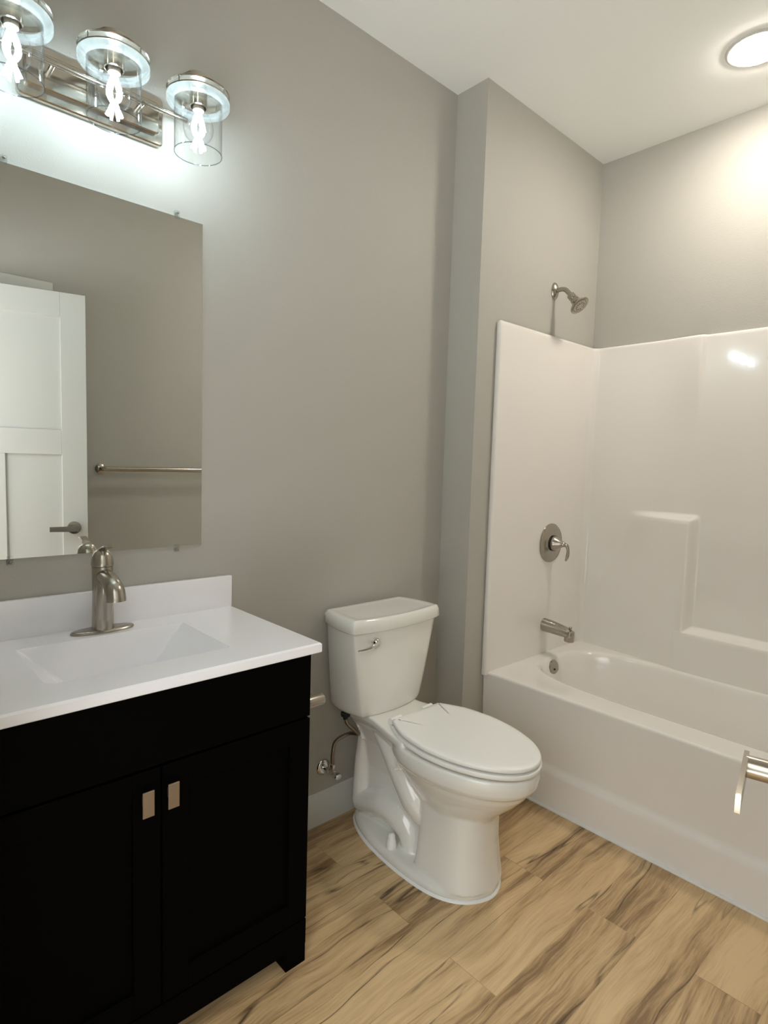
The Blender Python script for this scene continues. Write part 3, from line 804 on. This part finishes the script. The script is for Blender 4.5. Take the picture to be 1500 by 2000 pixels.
path += [(px1, py-0.03-(py-0.03-2.372)*i/6, 0) for i in range(7)]
path += [(px1, 2.354, 0), (px1+0.006, 2.344, 0), (px1+0.02, 2.338, 0), (W-0.001, 2.341, 0)]
zs = [0.436]
while zs[-1] < 1.878:
    z = zs[-1]; zs.append(z+(0.004 if 0.60 < z < 0.652 or 1.085 < z < 1.14 else 0.016))
zs[-1] = 1.882
bm = BM(); rows = []
n = len(path)
def nrm(i):
    a = Vector(path[max(0, i-1)][:2]); b = Vector(path[min(n-1, i+1)][:2]); d = (b-a).normalized()
    return Vector((d.y, -d.x))
NR = [nrm(i) for i in range(n)]
for z in zs:
    rows.append([bm.verts.new((p[0], p[1]-(bump_out(p[0], z) if p[2] else 0), z)) for p in path])
for z, off in ((1.8885, -0.001), (1.8935, -0.004), (1.8955, -0.009), (1.8955, -0.0145)):
    rr_ = []
    for i, p in enumerate(path):
        q = Vector(p[:2]) + NR[i]*off - Vector((0, bump_out(p[0], 1.88) if p[2] else 0))
        rr_.append(bm.verts.new((max(JX+0.0008, min(W-0.0008, q.x)), min(BY-0.0008, q.y), z)))
    rows.append(rr_)
for a, b in zip(rows, rows[1:]):
    for i in range(n-1): bm.faces.new((a[i], a[i+1], b[i+1], b[i]))
obj('shower_surround', bm, 'acrylic', tubr, 60)
bm = BM(); lathe(bm, [(0.0395, 0), (0.0395, 0.004), (0.0365, 0.0075), (0.020, 0.009)], (0.2475, 2.742, 0.398), (1, 0, 0.10), 36)
ov = obj('overflow_plate', bm, 'nickel', tubr); ov['label'] = 'round nickel overflow cover'
bm = BM(); lathe(bm, [(0.0045, 0), (0.0045, 0.003), (0.002, 0.004)], (0.256, 2.742, 0.396), (1, 0, 0.10), 16)
obj('screw', bm, 'darkhole', ov)
bm = BM(); box(bm, AX0, AX1, 2.3345, 2.347, 0, 0.008, 0.002)
obj('caulk_bead', bm, 'caulk', tubr)

# ------------------------------------------------------------------ shower and tub fittings on the wet wall
SHY = 2.762
sh = thing('showerhead', (JX, SHY-0.02, 2.095), 'brushed nickel shower head on a bent arm high on the alcove wall above the surround', 'shower head')
c0 = (JX, SHY-0.02, 2.095)
bm = BM(); lathe(bm, [(0.0290, 0), (0.0285, 0.004), (0.024, 0.010), (0.014, 0.016), (0.010, 0.0175)], c0, (1, 0, 0), 36, sx=0.86, sy=1.3)
obj('wall_flange', bm, 'nickel', sh)
bm = BM(); tube(bm, [(JX+0.008, c0[1], 2.095), (JX+0.035, c0[1], 2.097), (JX+0.056, c0[1], 2.091), (JX+0.074, c0[1], 2.073), (JX+0.090, c0[1], 2.053)], 0.0098, 20, 8)
obj('shower_arm', bm, 'nickel', sh)
ax = Vector((0.66, 0, -0.75)).normalized(); o0 = Vector((JX+0.080, c0[1], 2.065))
bm = BM(); lathe(bm, [(0.0105, 0), (0.0165, 0.003), (0.0165, 0.024), (0.0135, 0.027), (0.0185, 0.032), (0.0195, 0.044), (0.027, 0.055), (0.0395, 0.066), (0.0425, 0.070), (0.0425, 0.0735), (0.040, 0.075), (0.036, 0.0735)], o0, ax, 40)
hd = obj('spray_head', bm, 'nickel', sh, 35)
bm = BM(); lathe(bm, [(0.0355, 0.0738), (0.0355, 0.0752), (0.024, 0.0756), (0.0235, 0.0745), (0.0135, 0.0745), (0.0130, 0.0760), (0.005, 0.0765)], o0, ax, 36)
a, u, v = frame(ax)
for k_, (rad, cnt) in enumerate(((0.030, 26), (0.0185, 12))):
    for i in range(cnt):
        t = 2*PI*i/cnt; p = o0+a*0.0745+u*rad*math.cos(t)+v*rad*math.sin(t)
        lathe(bm, [(0.0016, 0), (0.0012, 0.0025)], p, ax, 8)
obj('face_plate', bm, 'nickel', hd, 35)

WX = px0
VZ, VYc = 0.966, 2.782
va = thing('shower_valve', (WX, VYc, VZ), 'round brushed nickel shower valve plate with curved lever on the surround above the tub spout', 'shower valve')
bm = BM(); lathe(bm, [(0.0905, 0), (0.0900, 0.004), (0.085, 0.009), (0.066, 0.0125), (0.0500, 0.013), (0.046, 0.0155), (0.040, 0.0155)], (WX, VYc, VZ), (1, 0, 0), 56)
obj('escutcheon', bm, 'nickel', va, 35)
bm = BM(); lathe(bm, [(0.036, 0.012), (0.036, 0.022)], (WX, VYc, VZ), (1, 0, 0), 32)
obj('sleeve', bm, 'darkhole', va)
bm = BM(); lathe(bm, [(0.0345, 0.020), (0.0345, 0.026), (0.030, 0.034), (0.0195, 0.050), (0.0125, 0.066), (0.0105, 0.074), (0.006, 0.078)], (WX, VYc, VZ), (1, 0, 0), 36)
tube(bm, [(WX+0.064, VYc+0.002, VZ-0.001), (WX+0.080, VYc+0.006, VZ-0.004), (WX+0.088, VYc+0.008, VZ-0.024), (WX+0.087, VYc+0.007, VZ-0.052), (WX+0.082, VYc+0.002, VZ-0.074)],
     [0.009, 0.0105, 0.0085, 0.0095, 0.005], 18, 8, flat=(1.1, 0.8))
obj('lever_handle', bm, 'nickel', va, 50)

SPZ, SPY = 0.583, 2.765
ts = thing('tub_spout', (WX, SPY, SPZ), 'brushed nickel tub spout with pull-up diverter above the tub overflow', 'tub spout')
bm = BM()
tube(bm, [(WX, SPY, SPZ), (WX+0.006, SPY, SPZ), (WX+0.06, SPY, SPZ-0.004), (WX+0.11, SPY, SPZ-0.010), (WX+0.135, SPY, SPZ-0.015)], [0.0305, 0.031, 0.0285, 0.0245, 0.022], 32, 6)
lathe(bm, [(0.0205, -0.040), (0.0225, -0.038), (0.0220, -0.010), (0.020, 0.006), (0.012, 0.011), (0.001, 0.012)], (WX+0.134, SPY, SPZ-0.008), (0.06, 0, 1), 32)
obj('spout_body', bm, 'nickel', ts, 50)
bm = BM(); lathe(bm, [(0.0035, -0.002), (0.0035, 0.010), (0.0065, 0.012), (0.0075, 0.016), (0.005, 0.020), (0.001, 0.021)], (WX+0.136, SPY, SPZ+0.0), (0, 0, 1), 16)
obj('diverter_knob', bm, 'nickel', ts, 50)
